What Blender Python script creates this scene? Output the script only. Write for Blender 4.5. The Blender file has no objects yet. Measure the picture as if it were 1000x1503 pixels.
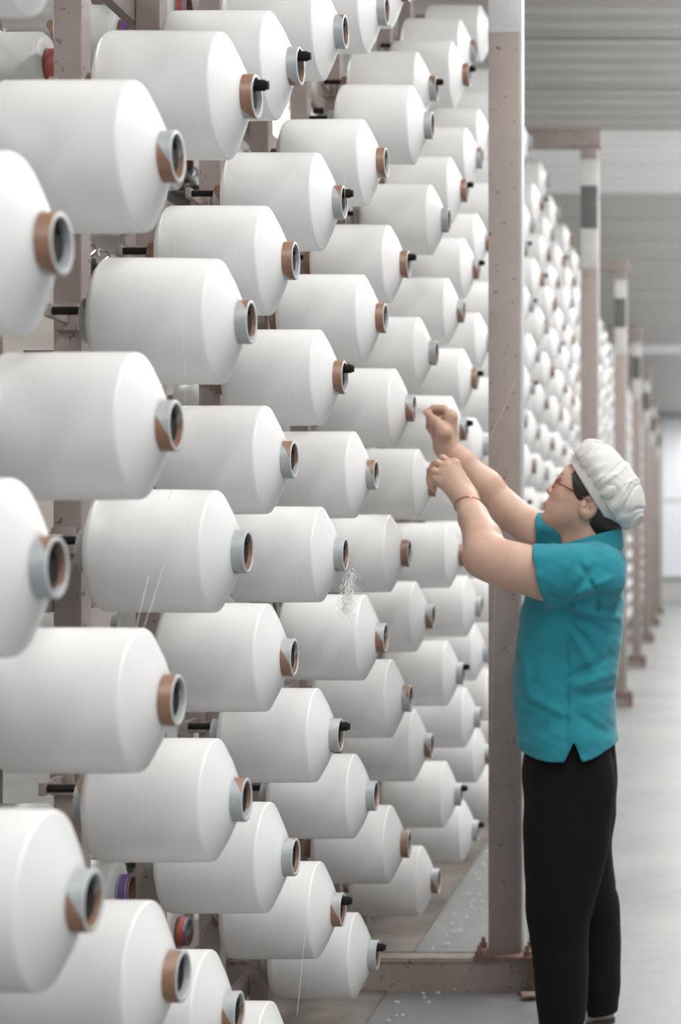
import bpy, bmesh, math, random
import numpy as np
from mathutils import Vector, Matrix

S = bpy.context.scene
COL = S.collection
R = random.Random(7)
F = 2500.0                      # focal length in pixels of a 1000 px wide frame
VX, VY, EYE = 1010.0, 795.0, 1.35   # vanishing point of the aisle, eye height

# ------------------------------------------------------------------ camera
cd = bpy.data.cameras.new('camera'); cam = bpy.data.objects.new('camera', cd); COL.objects.link(cam)
cam.location = (0, 0, EYE); cam.rotation_euler = (math.pi/2, 0, 0)
cd.sensor_fit = 'HORIZONTAL'; cd.sensor_width = 36.0; cd.lens = 36.0*F/1000
cd.shift_x = (500-VX)/1000; cd.shift_y = (VY-751.5)/1000
cd.dof.use_dof = True; cd.dof.focus_distance = 3.65; cd.dof.aperture_fstop = 5.0
cd.clip_end = 200
S.camera = cam
# ------------------------------------------------------------------ world, light, exposure
W = bpy.data.worlds.new('world'); S.world = W; W.use_nodes = True
bg = W.node_tree.nodes['Background']; bg.inputs[0].default_value = (0.93, 0.96, 1.0, 1); bg.inputs[1].default_value = 0.55
S.view_settings.view_transform = 'Standard'; S.view_settings.look = 'None'
S.view_settings.gamma = 1.0; S.view_settings.exposure = -0.03; S.view_settings.use_curve_mapping = False
S.cycles.use_denoising = True; S.cycles.max_bounces = 8; S.cycles.diffuse_bounces = 5
S.cycles.sample_clamp_indirect = 6
LAMP_X, LAMP_Z, LAMP_W, LAMP_UP = 0.70, 4.0, 78.0, 17.0
REAR_X, REAR_W = -2.9, 45.0
LAMP_Y = [-2.2+3.0*k for k in range(14)]

# ------------------------------------------------------------------ helpers
def at(px, py, Y):
    return Vector(((px-VX)*Y/F, Y, EYE-(py-VY)*Y/F))
def link(o, parent=None):
    COL.objects.link(o)
    if parent is not None: o.parent = parent
    return o
def tag(o, label=None, cat=None, group=None, kind=None):
    if label: o['label'] = label
    if cat: o['category'] = cat
    if group: o['group'] = group
    if kind: o['kind'] = kind
    return o
def empty(name, loc=(0, 0, 0), parent=None):
    o = bpy.data.objects.new(name, None); o.location = loc; o.empty_display_size = .1
    return link(o, parent)
def mesh_from(name, verts, faces, mat=None, smooth=False):
    me = bpy.data.meshes.new(name); me.from_pydata(verts, [], faces); me.update()
    if mat: me.materials.append(mat)
    if smooth: me.polygons.foreach_set('use_smooth', [True]*len(me.polygons))
    return me
def obj(name, me, parent=None, loc=None):
    o = bpy.data.objects.new(name, me)
    if loc is not None: o.location = loc
    return link(o, parent)
class MB:
    def __init__(s): s.bm = bmesh.new()
    def box(s, x0, x1, y0, y1, z0, z1, bevel=0.0, rot=None):
        r = bmesh.ops.create_cube(s.bm, size=1.0); vs = r['verts']
        for v in vs: v.co = Vector(((x0+x1)/2+v.co.x*(x1-x0), (y0+y1)/2+v.co.y*(y1-y0), (z0+z1)/2+v.co.z*(z1-z0)))
        if bevel:
            es = list({e for v in vs for e in v.link_edges})
            bmesh.ops.bevel(s.bm, geom=es, offset=bevel, segments=2, affect='EDGES', profile=.6)
        return s
    def rod(s, a, b, r, seg=12, r2=None):
        a = Vector(a); b = Vector(b); d = b-a
        m = Matrix.Translation((a+b)/2) @ d.to_track_quat('Z', 'Y').to_matrix().to_4x4()
        bmesh.ops.create_cone(s.bm, cap_ends=True, segments=seg, radius1=r, radius2=r if r2 is None else r2, depth=d.length, matrix=m)
        return s
    def tube(s, pts, r, seg=8):
        pts = [Vector(p) for p in pts]; rings = []
        for i, p in enumerate(pts):
            d = (pts[min(i+1, len(pts)-1)]-pts[max(i-1, 0)]).normalized()
            q = d.to_track_quat('Z', 'Y'); rr = r[i] if isinstance(r, (list, tuple)) else r
            rings.append([s.bm.verts.new(p+q @ Vector((math.cos(k*2*math.pi/seg)*rr, math.sin(k*2*math.pi/seg)*rr, 0))) for k in range(seg)])
        for a, b in zip(rings, rings[1:]):
            for k in range(seg): s.bm.faces.new((a[k], a[(k+1) % seg], b[(k+1) % seg], b[k]))
        s.bm.faces.new(rings[0][::-1]); s.bm.faces.new(rings[-1])
        return s
    def mesh(s, name, mat, smooth=False):
        me = bpy.data.meshes.new(name); bmesh.ops.recalc_face_normals(s.bm, faces=s.bm.faces[:])
        s.bm.to_mesh(me); s.bm.free()
        if mat: me.materials.append(mat)
        if smooth:
            me.polygons.foreach_set('use_smooth', [True]*len(me.polygons))
            me.set_sharp_from_angle(angle=math.radians(38))
        return me
    def build(s, name, mat, parent=None, smooth=True, loc=None):
        return obj(name, s.mesh(name, mat, smooth), parent, loc)
def lathe_x(name, prof, mat, seg=48, closed=False):
    """revolve (x, r) pairs about the X axis"""
    vs, fs = [], []; n = len(prof)
    for x, r in prof:
        for k in range(seg):
            a = 2*math.pi*k/seg; vs.append((x, r*math.cos(a), r*math.sin(a)))
    for i in range(n if closed else n-1):
        j = (i+1) % n
        for k in range(seg):
            k2 = (k+1) % seg; fs.append((i*seg+k, j*seg+k, j*seg+k2, i*seg+k2))
    me = mesh_from(name, vs, fs, mat, True)
    bm = bmesh.new(); bm.from_mesh(me); bmesh.ops.recalc_face_normals(bm, faces=bm.faces[:]); bm.to_mesh(me); bm.free()
    me.set_sharp_from_angle(angle=math.radians(50))
    return me

# ------------------------------------------------------------------ materials
class NT:
    def __init__(s, name):
        s.m = bpy.data.materials.new(name); s.m.use_nodes = True; s.t = s.m.node_tree
        s.p = s.t.nodes['Principled BSDF']
    def n(s, kind, **kw):
        nd = s.t.nodes.new('ShaderNode'+kind)
        for k, v in kw.items():
            if k.startswith('i_'): nd.inputs[k[2:].replace('_', ' ')].default_value = v
            else: setattr(nd, k, v)
        return nd
    def l(s, a, b): s.t.links.new(a, b)
    def math(s, op, a, b=None):
        nd = s.n('Math', operation=op)
        for i, v in enumerate((a, b)):
            if v is None: continue
            if isinstance(v, (int, float)): nd.inputs[i].default_value = v
            else: s.l(v, nd.inputs[i])
        return nd.outputs[0]
    def ramp(s, fac, stops):
        nd = s.n('ValToRGB'); e = nd.color_ramp.elements
        while len(e) < len(stops): e.new(.5)
        for el, (p, c) in zip(e, stops): el.position = p; el.color = (*c, 1)
        s.l(fac, nd.inputs[0]); return nd.outputs[0]
    def coord(s, scale=(1, 1, 1), kind='Object'):
        tc = s.n('TexCoord'); mp = s.n('Mapping'); mp.inputs['Scale'].default_value = scale
        s.l(tc.outputs[kind], mp.inputs[0]); return mp.outputs[0]
    def noise(s, vec, scale, detail=3, rough=.5):
        nd = s.n('TexNoise'); nd.inputs['Scale'].default_value = scale; nd.inputs['Detail'].default_value = detail
        nd.inputs['Roughness'].default_value = rough; s.l(vec, nd.inputs['Vector']); return nd.outputs['Fac']
    def bump(s, h, strength=.2, dist=.01):
        nd = s.n('Bump'); nd.inputs['Strength'].default_value = strength; nd.inputs['Distance'].default_value = dist
        s.l(h, nd.inputs['Height']); s.l(nd.outputs[0], s.p.inputs['Normal'])
    def set(s, **kw):
        for k, v in kw.items(): s.p.inputs[k.replace('_', ' ')].default_value = v
        return s
def plain(name, c, rough=.5, metal=0.0, **kw):
    t = NT(name); t.set(Base_Color=(*c, 1), Roughness=rough, Metallic=metal, **kw); return t.m
def mottled(name, c1, c2, scale=6, rough=.6, c3=None, spot=40, bump=.1, metal=0.0, stretch=(1, 1, 1)):
    t = NT(name); v = t.coord(stretch); n = t.noise(v, scale, 5, .6)
    col = t.ramp(n, [(.35, c1), (.65, c2)])
    if c3:
        m = t.n('Mix', data_type='RGBA'); f = t.noise(v, spot, 3, .7)
        t.l(t.ramp(f, [(.66, (0, 0, 0)), (.74, (1, 1, 1))]), m.inputs['Factor']); t.l(col, m.inputs['A'])
        m.inputs['B'].default_value = (*c3, 1); col = m.outputs['Result']
    t.l(col, t.p.inputs['Base Color']); t.set(Roughness=rough, Metallic=metal)
    if bump: t.bump(t.noise(v, scale*8, 4, .6), bump, .004)
    return t.m

def yarn_mat(name, base):
    t = NT(name); v = t.coord((240, 3, 3)); n = t.noise(v, 1.0, 3, .6)
    v2 = t.coord((5, 2, 2)); n2 = t.noise(v2, 1.5, 2, .5)
    lo = tuple(c*.925 for c in base)
    m = t.n('Mix', data_type='RGBA'); t.l(t.math('ADD', t.math('MULTIPLY', n, .6), t.math('MULTIPLY', n2, .4)), m.inputs['Factor'])
    m.inputs['A'].default_value = (*lo, 1); m.inputs['B'].default_value = (*base, 1)
    t.l(m.outputs['Result'], t.p.inputs['Base Color'])
    t.set(Roughness=.34, Anisotropic=.8, Specular_IOR_Level=.75)
    tg = t.n('Tangent', direction_type='RADIAL', axis='X'); t.l(tg.outputs[0], t.p.inputs['Tangent'])
    t.bump(n, .10, .002)
    return t.m
YARN = yarn_mat('white_yarn', (.86, .86, .855))
YARN2 = yarn_mat('old_white_yarn', (.82, .82, .80))
def tube_mat():
    t = NT('paper_tube'); tc = t.n('TexCoord'); sp = t.n('SeparateXYZ'); t.l(tc.outputs['Object'], sp.inputs[0])
    th = t.math('ARCTAN2', sp.outputs['Z'], sp.outputs['Y'])
    u = t.math('FRACT', t.math('ADD', t.math('SUBTRACT', t.math('DIVIDE', th, 2*math.pi), t.math('MULTIPLY', sp.outputs['X'], 7.0)), 8.0))
    b = t.math('LESS_THAN', u, .5)
    nz = t.noise(tc.outputs['Object'], 90, 3, .6)
    m = t.n('Mix', data_type='RGBA'); t.l(b, m.inputs['Factor'])
    t.l(t.ramp(nz, [(.3, (.34, .365, .38)), (.7, (.40, .425, .44))]), m.inputs['A'])
    t.l(t.ramp(nz, [(.3, (.23, .125, .08)), (.7, (.30, .17, .11))]), m.inputs['B'])
    t.l(m.outputs['Result'], t.p.inputs['Base Color']); t.set(Roughness=.38)
    return t.m
TUBE = tube_mat()
def paint(name, c, rust=(.11, .07, .055), amount=.615):
    t = NT(name); v = t.coord(); n = t.noise(v, 7, 5, .65); f = t.noise(v, 38, 4, .7)
    base = t.ramp(n, [(.3, tuple(x*.82 for x in c)), (.7, c)])
    m = t.n('Mix', data_type='RGBA'); t.l(t.ramp(f, [(amount, (0, 0, 0)), (amount+.04, (1, 1, 1))]), m.inputs['Factor'])
    t.l(base, m.inputs['A']); m.inputs['B'].default_value = (*rust, 1)
    t.l(m.outputs['Result'], t.p.inputs['Base Color']); t.set(Roughness=.5); t.bump(n, .15, .004)
    return t.m
STEEL = paint('brown_grey_paint', (.37, .31, .285))
STEEL2 = paint('dusty_brown_paint', (.36, .30, .27), amount=.6)
PALE = paint('pale_grey_paint', (.56, .55, .55), amount=.75)
WHITEBAND = paint('white_band_paint', (.68, .67, .66), amount=.8)
DARKBAND = paint('dark_grey_paint', (.12, .13, .125), amount=.85)
DUST = mottled('dusty_rust', (.17, .145, .13), (.26, .235, .22), 5, .9, (.13, .08, .06), 26, .3)
RUST = mottled('rust', (.19, .105, .075), (.30, .19, .15), 20, .8, (.10, .05, .04), 60, .4)
BLACK = plain('black_plastic', (.02, .018, .018), .75, 0, Specular_IOR_Level=.15)
DARKMET = plain('dark_metal', (.07, .065, .062), .45, .3)
CHROME = plain('bright_metal', (.62, .62, .62), .3, .8)
REDBAND = plain('red_band', (.52, .12, .09), .45)
PURPLE = plain('purple_band', (.22, .12, .36), .45)
WHITEPL = plain('white_plastic', (.75, .75, .75), .4)

def floor_mat():
    t = NT('concrete'); v = t.coord(); n = t.noise(v, 1.3, 5, .6); n2 = t.noise(v, 14, 5, .65)
    a = t.math('ADD', t.math('MULTIPLY', n, .7), t.math('MULTIPLY', n2, .3))
    t.l(t.ramp(a, [(.36, (.22, .23, .23)), (.52, (.285, .295, .295)), (.68, (.33, .33, .325))]), t.p.inputs['Base Color'])
    t.set(Roughness=.42, Specular_IOR_Level=.45); t.bump(n2, .06, .004); return t.m
FLOOR = floor_mat()
CEIL = mottled('ceiling_sheet', (.70, .69, .675), (.76, .75, .735), .6, .45, bump=0)
CEILD = plain('ceiling_joint', (.16, .16, .16), .7)
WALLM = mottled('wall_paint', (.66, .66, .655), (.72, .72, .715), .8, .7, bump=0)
WALLD = mottled('shade_toned_wall_paint', (.40, .36, .33), (.46, .42, .39), .8, .8, bump=0)  # browner, darker copy of the wall paint; shade behind the creel in its colour
sk = NT('glowing_ceiling_sheet'); sk.set(Base_Color=(.8, .8, .8, 1), Emission_Color=(1, 1, 1, 1), Emission_Strength=.14, Roughness=.4); GLOW = sk.m  # ceiling sheet given a weak glow to make the brighter bands

# ------------------------------------------------------------------ the hall
CZ = 4.28
f = MB().box(-5, 6, -4, 39, -.1, 0).build('floor', FLOOR, smooth=False); tag(f, kind='structure')
c = MB().box(-5, 6, -4, 39, CZ+.05, CZ+.12).build('ceiling', CEILD, smooth=False); tag(c, kind='structure')
def ceiling_sheet(mat):
    vs, fs = [], []; L, pitch = 1.06, .265; n = 4; prof = []
    for k in range(n):
        y = k*pitch; prof += [(y, 0), (y+.10, 0), (y+.135, .052), (y+.23, .052)]
    prof.append((L, 0))
    for y, z in prof: vs += [(-5, y, z), (6, y, z)]
    for k in range(len(prof)-1): fs.append((2*k, 2*k+1, 2*k+3, 2*k+2))
    b = len(vs)
    for y, z in prof: vs += [(-5, y, z+.012), (6, y, z+.012)]
    for k in range(len(prof)-1): fs.append((b+2*k, b+2*k+2, b+2*k+3, b+2*k+1))
    fs += [(0, b, b+1, 1), (2*(len(prof)-1), 2*len(prof)-1, b+2*len(prof)-1, b+2*len(prof)-2)]
    return mesh_from('ceiling_sheet', vs, fs, mat)
cs, css = ceiling_sheet(CEIL), ceiling_sheet(GLOW)
for k in range(31):
    y = 4.4+1.11*k
    o = obj('ceiling_sheet', css if k in (7, 8, 19) else cs, c, (0, y, CZ))
w = MB().box(-5, 6, 38.6, 39, 0, CZ+.05).build('wall_back', WALLM, smooth=False); tag(w, kind='structure')
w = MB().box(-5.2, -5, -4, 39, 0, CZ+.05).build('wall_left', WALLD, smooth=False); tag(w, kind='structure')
# far wall window band, made tall with glowing panes to brighten the far end
wf = MB()
for k in range(6): wf.box(-3.2+k*1.3, -3.14+k*1.3, 38.52, 38.6, .6, 4.1)
wf.box(-3.2, 3.36, 38.52, 38.6, .54, .6).box(-3.2, 3.36, 38.52, 38.6, 4.1, 4.16).box(-3.2, 3.36, 38.53, 38.6, 2.3, 2.34)
wf = wf.build('window_1', WHITEPL, smooth=False); tag(wf, kind='structure')
gl = plain('pane_glow', (.8, .85, .9), .2); g = gl.node_tree.nodes['Principled BSDF']; g.inputs['Emission Color'].default_value = (1, 1, 1, 1); g.inputs['Emission Strength'].default_value = .12
for k in range(5): MB().box(-3.14+k*1.3, -1.9+k*1.3, 38.57, 38.595, .6, 4.1).build('pane', gl, wf, smooth=False)
# dusty plinth the creel stands on
k1 = MB().box(-1.75, -.90, -1, 37, 0, .008, .002).build('trim_1', DUST, smooth=False); tag(k1, kind='structure')

ORD = ['', 'first', 'second', 'third', 'fourth', 'fifth', 'sixth', 'seventh', 'eighth', 'ninth', 'tenth', 'eleventh', 'twelfth', 'thirteenth', 'fourteenth', 'fifteenth', 'sixteenth', 'seventeenth', 'eighteenth', 'nineteenth', 'twentieth',
       'twenty-first', 'twenty-second', 'twenty-third', 'twenty-fourth', 'twenty-fifth', 'twenty-sixth', 'twenty-seventh', 'twenty-eighth', 'twenty-ninth']
# strip lights over this aisle and over the one behind the creel
house_me = MB().box(-.12, .12, -1.35, 1.35, -.02, .06, .01).mesh('housing', WHITEPL, True)
hang_me = MB().rod((0, 0, .05), (0, 0, CZ-LAMP_Z+.05), .006).mesh('hanger', CHROME, True)
def strip(name, E):
    L = bpy.data.lights.new(name, 'AREA'); L.shape = 'RECTANGLE'; L.size = .12; L.size_y = 2.6; L.energy = E; L.color = (1, .985, .965); return L
lamps = {(x, u): strip('tube_light', e) for x, u, e in ((LAMP_X, 0, LAMP_W), (LAMP_X, 1, LAMP_UP), (REAR_X, 0, REAR_W), (REAR_X, 1, LAMP_UP))}
for x, where in ((LAMP_X, 'over the aisle'), (REAR_X, 'behind the creel')):
    for n, y in enumerate(LAMP_Y if x > 0 else LAMP_Y[:8]):
        r = empty('ceiling_light', (x, y, LAMP_Z)); tag(r, 'white strip light %s, %s counted from the camera end' % (where, ORD[n+1]), 'lamp', 'strip lights '+where)
        for u in (0, 1):
            o = link(bpy.data.objects.new('tube_light', lamps[x, u]), r); o.location = (0, 0, .09 if u else -.05); o.rotation_euler.x = math.pi*u
        obj('housing', house_me, r); obj('hanger', hang_me, r, (0, -.9, 0)); obj('hanger', hang_me, r, (0, .9, 0))

# ------------------------------------------------------------------ creel: bobbins
TUBE_ME = lathe_x('paper_tube', [(-.297, .039), (-.001, .039), (.0, .038), (.0, .034), (-.002, .033), (-.297, .033)], TUBE, 40, True)
def yarn_prof(rad, back=-.256, front=-.0535):
    return [(-.022, .0388), (-.0215, .0425), (-.024, .049), (-.0375, .078), (front-.0005, rad-.004), (front-.002, rad-.0016), (front-.0045, rad-.0003), (front-.008, rad), (front-.06, rad+.0005),
            (back+.05, rad+.0005), (back+.008, rad), (back+.002, rad-.002), (back-.004, rad-.008), (back-.012, .085), (back-.02, .05), (back-.021, .0388)]
TUBE_ME.materials.append(plain('tube_rim', (.56, .57, .57), .4))
for p_ in TUBE_ME.polygons:
    if p_.center.x > -.0016: p_.material_index = 1
YARN_ME = [lathe_x('yarn_package', yarn_prof(r), YARN, 56) for r in (.1115, .1130, .1095, .1115)]
TIPX = -.778
def colY(i): return 2.11+.466*i
# measured tube ends of the near columns: column -> (px, py, tube phase code, peg shows)
NEAR = {
 0: [(95, -112, 'G', 0), (92, 358, 'B', 0), (85, 833, 'K', 0), (138, 1322, 'L', 0)],
 1: [(262, -165, 'B', 0), (262, 230, 'L', 0), (260, 625, 'L', 0), (263, 1028, 'B', 0), (270, 1433, 'B', 0)],
 2: [(382, -190, 'G', 0), (378, 142, 'B', 1), (370, 473, 'K', 0), (365, 810, 'G', 0), (363, 1174, 'K', 0), (352, 1487, 'L', 0)],
 3: [(448, -190, 'G', 0), (442, 97, 'G', 1), (435, 383, 'B', 0), (433, 675, 'T', 0), (433, 965, 'L', 0), (435, 1258, 'G', 0), (434, 1552, 'G', 0)],
 4: [(512, -200, 'G', 0), (508, 47, 'K', 0), (506, 297, 'T', 1), (507, 554, 'B', 1), (508, 814, 'G', 0), (501, 1079, 'G', 1), (504, 1335, 'L', 1)],
 5: [(574, -210, 'B', 0), (569, 15, 'K', 0), (568, 239, 'B', 0), (567, 467, 'B', 0), (553, 697, 'T', 0), (567, 936, 'L', 0), (553, 1168, 'G', 0), (555, 1402, 'G', 1)],
 6: [(601, -18, 'L', 0), (636, 184, 'G', 0), (601, 388, 'B', 1), (609, 599, 'L', 0), (602, 812, 'B', 0), (604, 1025, 'T', 0), (602, 1239, 'B', 0)],
 7: [(660, -65, 'G', 0), (642, 130, 'T', 1), (660, 323, 'G', 0), (642, 518, 'G', 0), (641, 711, 'L', 0), (637, 905, 'L', 0), (635, 1094, 'L', 0), (645, 1293, 'L', 0)],
 8: [(668, -60, 'G', 0), (690, 110, 'B', 1), (687, 280, 'B', 1), (682, 457, 'L', 0), (686, 630, 'L', 1), (684, 815, 'B', 0), (681, 988, 'G', 1), (678, 1166, 'G', 1)],
 9: [(700, -90, 'G', 0), (700, 75, 'T', 0), (709, 232, 'T', 0), (704, 394, 'L', 1), (702, 556, 'B', 1), (704, 720, 'G', 0), (708, 890, 'G', 0), (706, 1053, 'G', 0), (703, 1219, 'G', 1)],
}
PH = {'T': 5, 'B': 102, 'L': 208, 'G': 285, 'K': 335}
# frames (bays) are Empties made here so that pegs can join them
POST_Y = [5.12+4.4*k for k in range(7)]
BAY_NAMES = ['nearest creel frame with rust-flecked brown post beside the woman', 'creel frame ending at the second post, behind the near brown post',
  'creel frame ending at the third post along the aisle', 'creel frame ending at the fourth post along the aisle', 'creel frame ending at the fifth post along the aisle',
  'creel frame ending at the sixth post along the aisle', 'last creel frame at the far end of the aisle']
bays = [tag(empty('creel_frame', (-1.14, y, 0)), n, 'rack', 'creel frames along the aisle') for y, n in zip(POST_Y, BAY_NAMES)]
def bay_of(Y):
    for k, y in enumerate(POST_Y):
        if Y <= y+.1: return k
    return len(POST_Y)-1
UPX = -1.143
uprights = {}
up_me = MB().box(-.026, .026, -.026, .026, 0, 3.62, .003).mesh('upright', STEEL, False)
def upright_for(i):
    if i not in uprights:
        Y = colY(i)+.12; b = bays[bay_of(Y)]
        uprights[i] = obj('upright', up_me, b, (UPX+1.14, Y-b.location.y, 0))
    return uprights[i]
pegs = {L: MB().rod((-.012, 0, 0), (.09, 0, 0), .0075, 8).rod((.09, 0, 0), (L, 0, 0), .0105, 10).rod((L-.004, 0, 0), (L+.006, 0, 0), .008, 10).rod((.10, 0, -.0205), (.328, 0, -.0205), .0322, 20).rod((.328, 0, -.0205), (.346, 0, -.0205), .0322, 20, .021).mesh('peg', BLACK, True) for L in (.366, .345)}  # wide black plug on each peg added to darken the tube interior
clamp_me = MB().box(-.006, .006, -.135, -.026, -.012, .012, .002).box(-.022, .022, -.040, -.026, -.025, .025, .004).mesh('clamp', STEEL, True)
count = 0
def bobbin(i, loc, code, peg, label, tilt=0.0, yaw=0.0):
    global count
    r = empty('yarn_bobbin', loc); r.rotation_euler = (0, tilt, yaw)
    tag(r, label, 'bobbin', 'white yarn bobbins on the creel')
    y = obj('yarn_package', YARN_ME[R.randrange(4)], r); y.rotation_euler.x = R.uniform(0, 6.28)
    t = obj('paper_tube', TUBE_ME, r); t.rotation_euler.x = math.radians(PH[code]+R.uniform(-10, 10))
    up = upright_for(i); ub = Vector((UPX, colY(i)+.12, 0))
    L = .366 if peg else .345
    p = obj('peg', pegs[L], up); p.location = Vector((loc[0]-.352, loc[1], loc[2]+.0205))-ub
    if i < 12:
        q = obj('clamp', clamp_me, up); q.location = (p.location.x-.01, 0, p.location.z)
    count += 1
for i, lst in NEAR.items():
    vis = 0
    for (px, py, code, peg) in lst:
        p = at(px, py, colY(i)); vis += 1
        look = {'T': 'brown over grey tube end', 'B': 'brown tube end', 'L': 'grey over brown tube end', 'G': 'grey tube end', 'K': 'grey tube end brown on top'}[code]
        col = 'nearest column' if i == 0 else ORD[i+1]+' column from camera'
        bobbin(i, p, code, peg, 'white bobbin, %s, %s from top of %s' % (look, ORD[vis], col), R.uniform(-.008, .012), R.uniform(-.01, .01))
rest = []          # bobbins hidden behind the woman and the posts, and those past the far end: one mass
for i in range(10, 37):
    zs = [.295+.41*k for k in range(8)] if i % 2 else [.50+.41*k for k in range(8)]
    for n, z in enumerate(zs):
        lowest = 0 if i < 14 else 3 if i < 19 else 4 if i < 25 else 5 if i < 36 else 6
        if n < lowest or i in (26, 27):
            rest.append((TIPX, colY(i), z)); upright_for(i); continue
        code = R.choice('TBLGGLGKB')
        bobbin(i, Vector((TIPX+R.uniform(-.012, .012), colY(i)+R.uniform(-.01, .01), z+R.uniform(-.008, .008))), code, R.random() < .3,
               'white bobbin %s from the top in %s column beyond the near brown post' % (ORD[8-n], ORD[i-9]), R.uniform(-.01, .012), R.uniform(-.02, .02))
# the bobbins past the first three hundred, joined
def joined(name, items, mat):
    V, Fc, off = [], [], 0
    for me, M in items:
        V += [tuple(M @ v.co) for v in me.vertices]
        Fc += [tuple(off+k for k in p.vertices) for p in me.polygons]; off += len(me.vertices)
    return mesh_from(name, V, Fc, mat, True)
lo_y = lathe_x('y', [(-.022, .039), (-.0535, .108), (-.058, .1115), (-.255, .1115), (-.27, .05)], YARN, 20)
lo_t = lathe_x('t', [(-.29, .039), (0, .039), (0, .033), (-.1, .033)], TUBE, 12)
it, tt = [], []
rest += [(TIPX, colY(i), (.295 if i % 2 else .5)+.41*k) for i in range(37, 74) for k in range(8)]
for x_, y_, z_ in rest:
    M = Matrix.Translation((x_, y_, z_)); it.append((lo_y, M)); tt.append((lo_t, M @ Matrix.Rotation(R.uniform(0, 6.28), 4, 'X')))
o = obj('distant_yarn_bobbins', joined('distant_yarn', it, YARN)); tag(o, 'mass of blurred white bobbins at the far end of the creel past the posts', 'bobbins', kind='stuff')
t = obj('paper_tubes', joined('distant_tubes', tt, TUBE), o); tag(t, kind='stuff')

# ------------------------------------------------------------------ creel: frames
def seg_post(parent, z0, z1, mat, name):
    MB().box(.54, .633, 0, .085, z0, z1, .003).build(name, mat, parent)
for b, y in zip(bays, POST_Y):
    # post: local x = world x + 1.14  (world -.60 .. -.507)
    seg_post(b, .10, 2.88, STEEL, 'post'); seg_post(b, 2.88, 3.10, PALE, 'pale_paint_band'); seg_post(b, 3.10, 3.34, DARKBAND, 'dark_paint_band')
    seg_post(b, 3.34, 3.49, WHITEBAND, 'white_paint_band'); seg_post(b, 3.49, 3.56, STEEL, 'post_cap')
    MB().box(.633, .640, .01, .085, .10, 3.5, .001).build('lit_post_flange', PALE, b)  # lit side edge of the post, its brightness put in as pale paint
    MB().box(-.05, .655, -.01, .09, 3.56, 3.66, .004).build('top_arm', STEEL, b)
    ch = MB().box(-.55, .68, -.024, -.014, 0, .10).box(-.55, .68, -.03, .07, .092, .10).box(-.55, .68, .06, .07, 0, .10).build('base_beam', STEEL2, b, smooth=False)
    MB().box(.50, .68, -.045, .10, .10, .112, .002).build('foot_plate', RUST, b)
    for sx, sy in ((.515, -.025), (.66, -.025), (.515, .085), (.66, .085)):
        q = MB().rod((sx, sy, .112), (sx, sy, .126), .013, 6).rod((sx, sy, .126), (sx, sy, .142), .006, 8).build('bolt', RUST, b)
    # end clip on the channel
    MB().box(.665, .69, -.04, .075, .0, .115, .002).build('end_plate', RUST, b)
    # rails along the aisle behind the bobbins
    for zz in (.14, 1.22, 2.45, 3.58):
        MB().box(-.055, -.030, -4.28, 0, zz, zz+.05, .003).build('rail', STEEL, b)
# second row of uprights and machine rails behind the first
for b, y in zip(bays[:2], POST_Y[:2]):
    for k in range(8):
        MB().box(-.62, -.575, -4.2+k*.55, -4.155+k*.55, 0, 3.6, .003).build('back_upright', STEEL, b)
    for zz in (.42, .86, 1.27, 1.69, 2.09, 2.50):          # yarn guides on the rails behind
        gm = MB()
        for k in range(40):
            yy = -4.2+k*.105; gm.rod((-.52, yy, zz), (-.44, yy, zz), .009, 8).rod((-.47, yy, zz), (-.462, yy, zz), .026, 12)
        gm.box(-.56, -.52, -4.28, 0, zz-.035, zz+.03)
        tag(gm.build('thread_guides', DARKMET, b), kind='stuff')
        gm = MB()
        for k in range(40):
            yy = -4.15+k*.105; gm.tube([(-.50, yy, zz+.03), (-.47, yy, zz+.055), (-.44, yy, zz+.05), (-.43, yy, zz+.02)], .005, 6)
        tag(gm.build('hooks', CHROME, b), kind='stuff')
    for zz in (.35, .78, 1.62, 2.05, 2.92, 3.35):
        MB().box(-.60, -.565, -4.28, 0, zz, zz+.045, .003).build('back_rail', DARKMET if zz in (.78, 2.05) else STEEL, b)

# ------------------------------------------------------------------ supply packages behind the uprights
old_y = lathe_x('yarn_package', [(-.03, .0388), (-.032, .066), (-.040, .072), (-.165, .072), (-.172, .066), (-.173, .0388)], YARN2, 40)
old_t = lathe_x('paper_tube', [(-.2, .0375), (0, .0375), (0, .032), (-.2, .032)], TUBE, 32, True)
band_r = lathe_x('band', [(-.024, .0374), (-.024, .0384), (-.008, .0384), (-.008, .0374)], REDBAND, 32, True)
band_p = lathe_x('band', [(-.024, .0374), (-.024, .0384), (-.008, .0384), (-.008, .0374)], PURPLE, 32, True)
band_s = lathe_x('stripe', [(-.0035, .0374), (-.0035, .0386), (-.0, .0386), (-.0, .0374)], PURPLE, 32, True)
spin_me = MB().rod((-.24, 0, 0), (.0, 0, 0), .0125, 12).rod((-.02, 0, 0), (.012, 0, 0), .018, 12).mesh('back_peg', BLACK, True)
SUPPLY = [(0, -4), (0, -3), (0, -1), (0, 0), (1, -5), (1, -3), (1, -1), (1, 0), (2, -5), (2, -3), (2, 0), (2, 1), (3, -2), (3, 1), (4, -3), (5, -4), (5, -2), (6, -3), (7, -2), (7, 2), (8, -3), (8, 1), (9, -2)]
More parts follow.
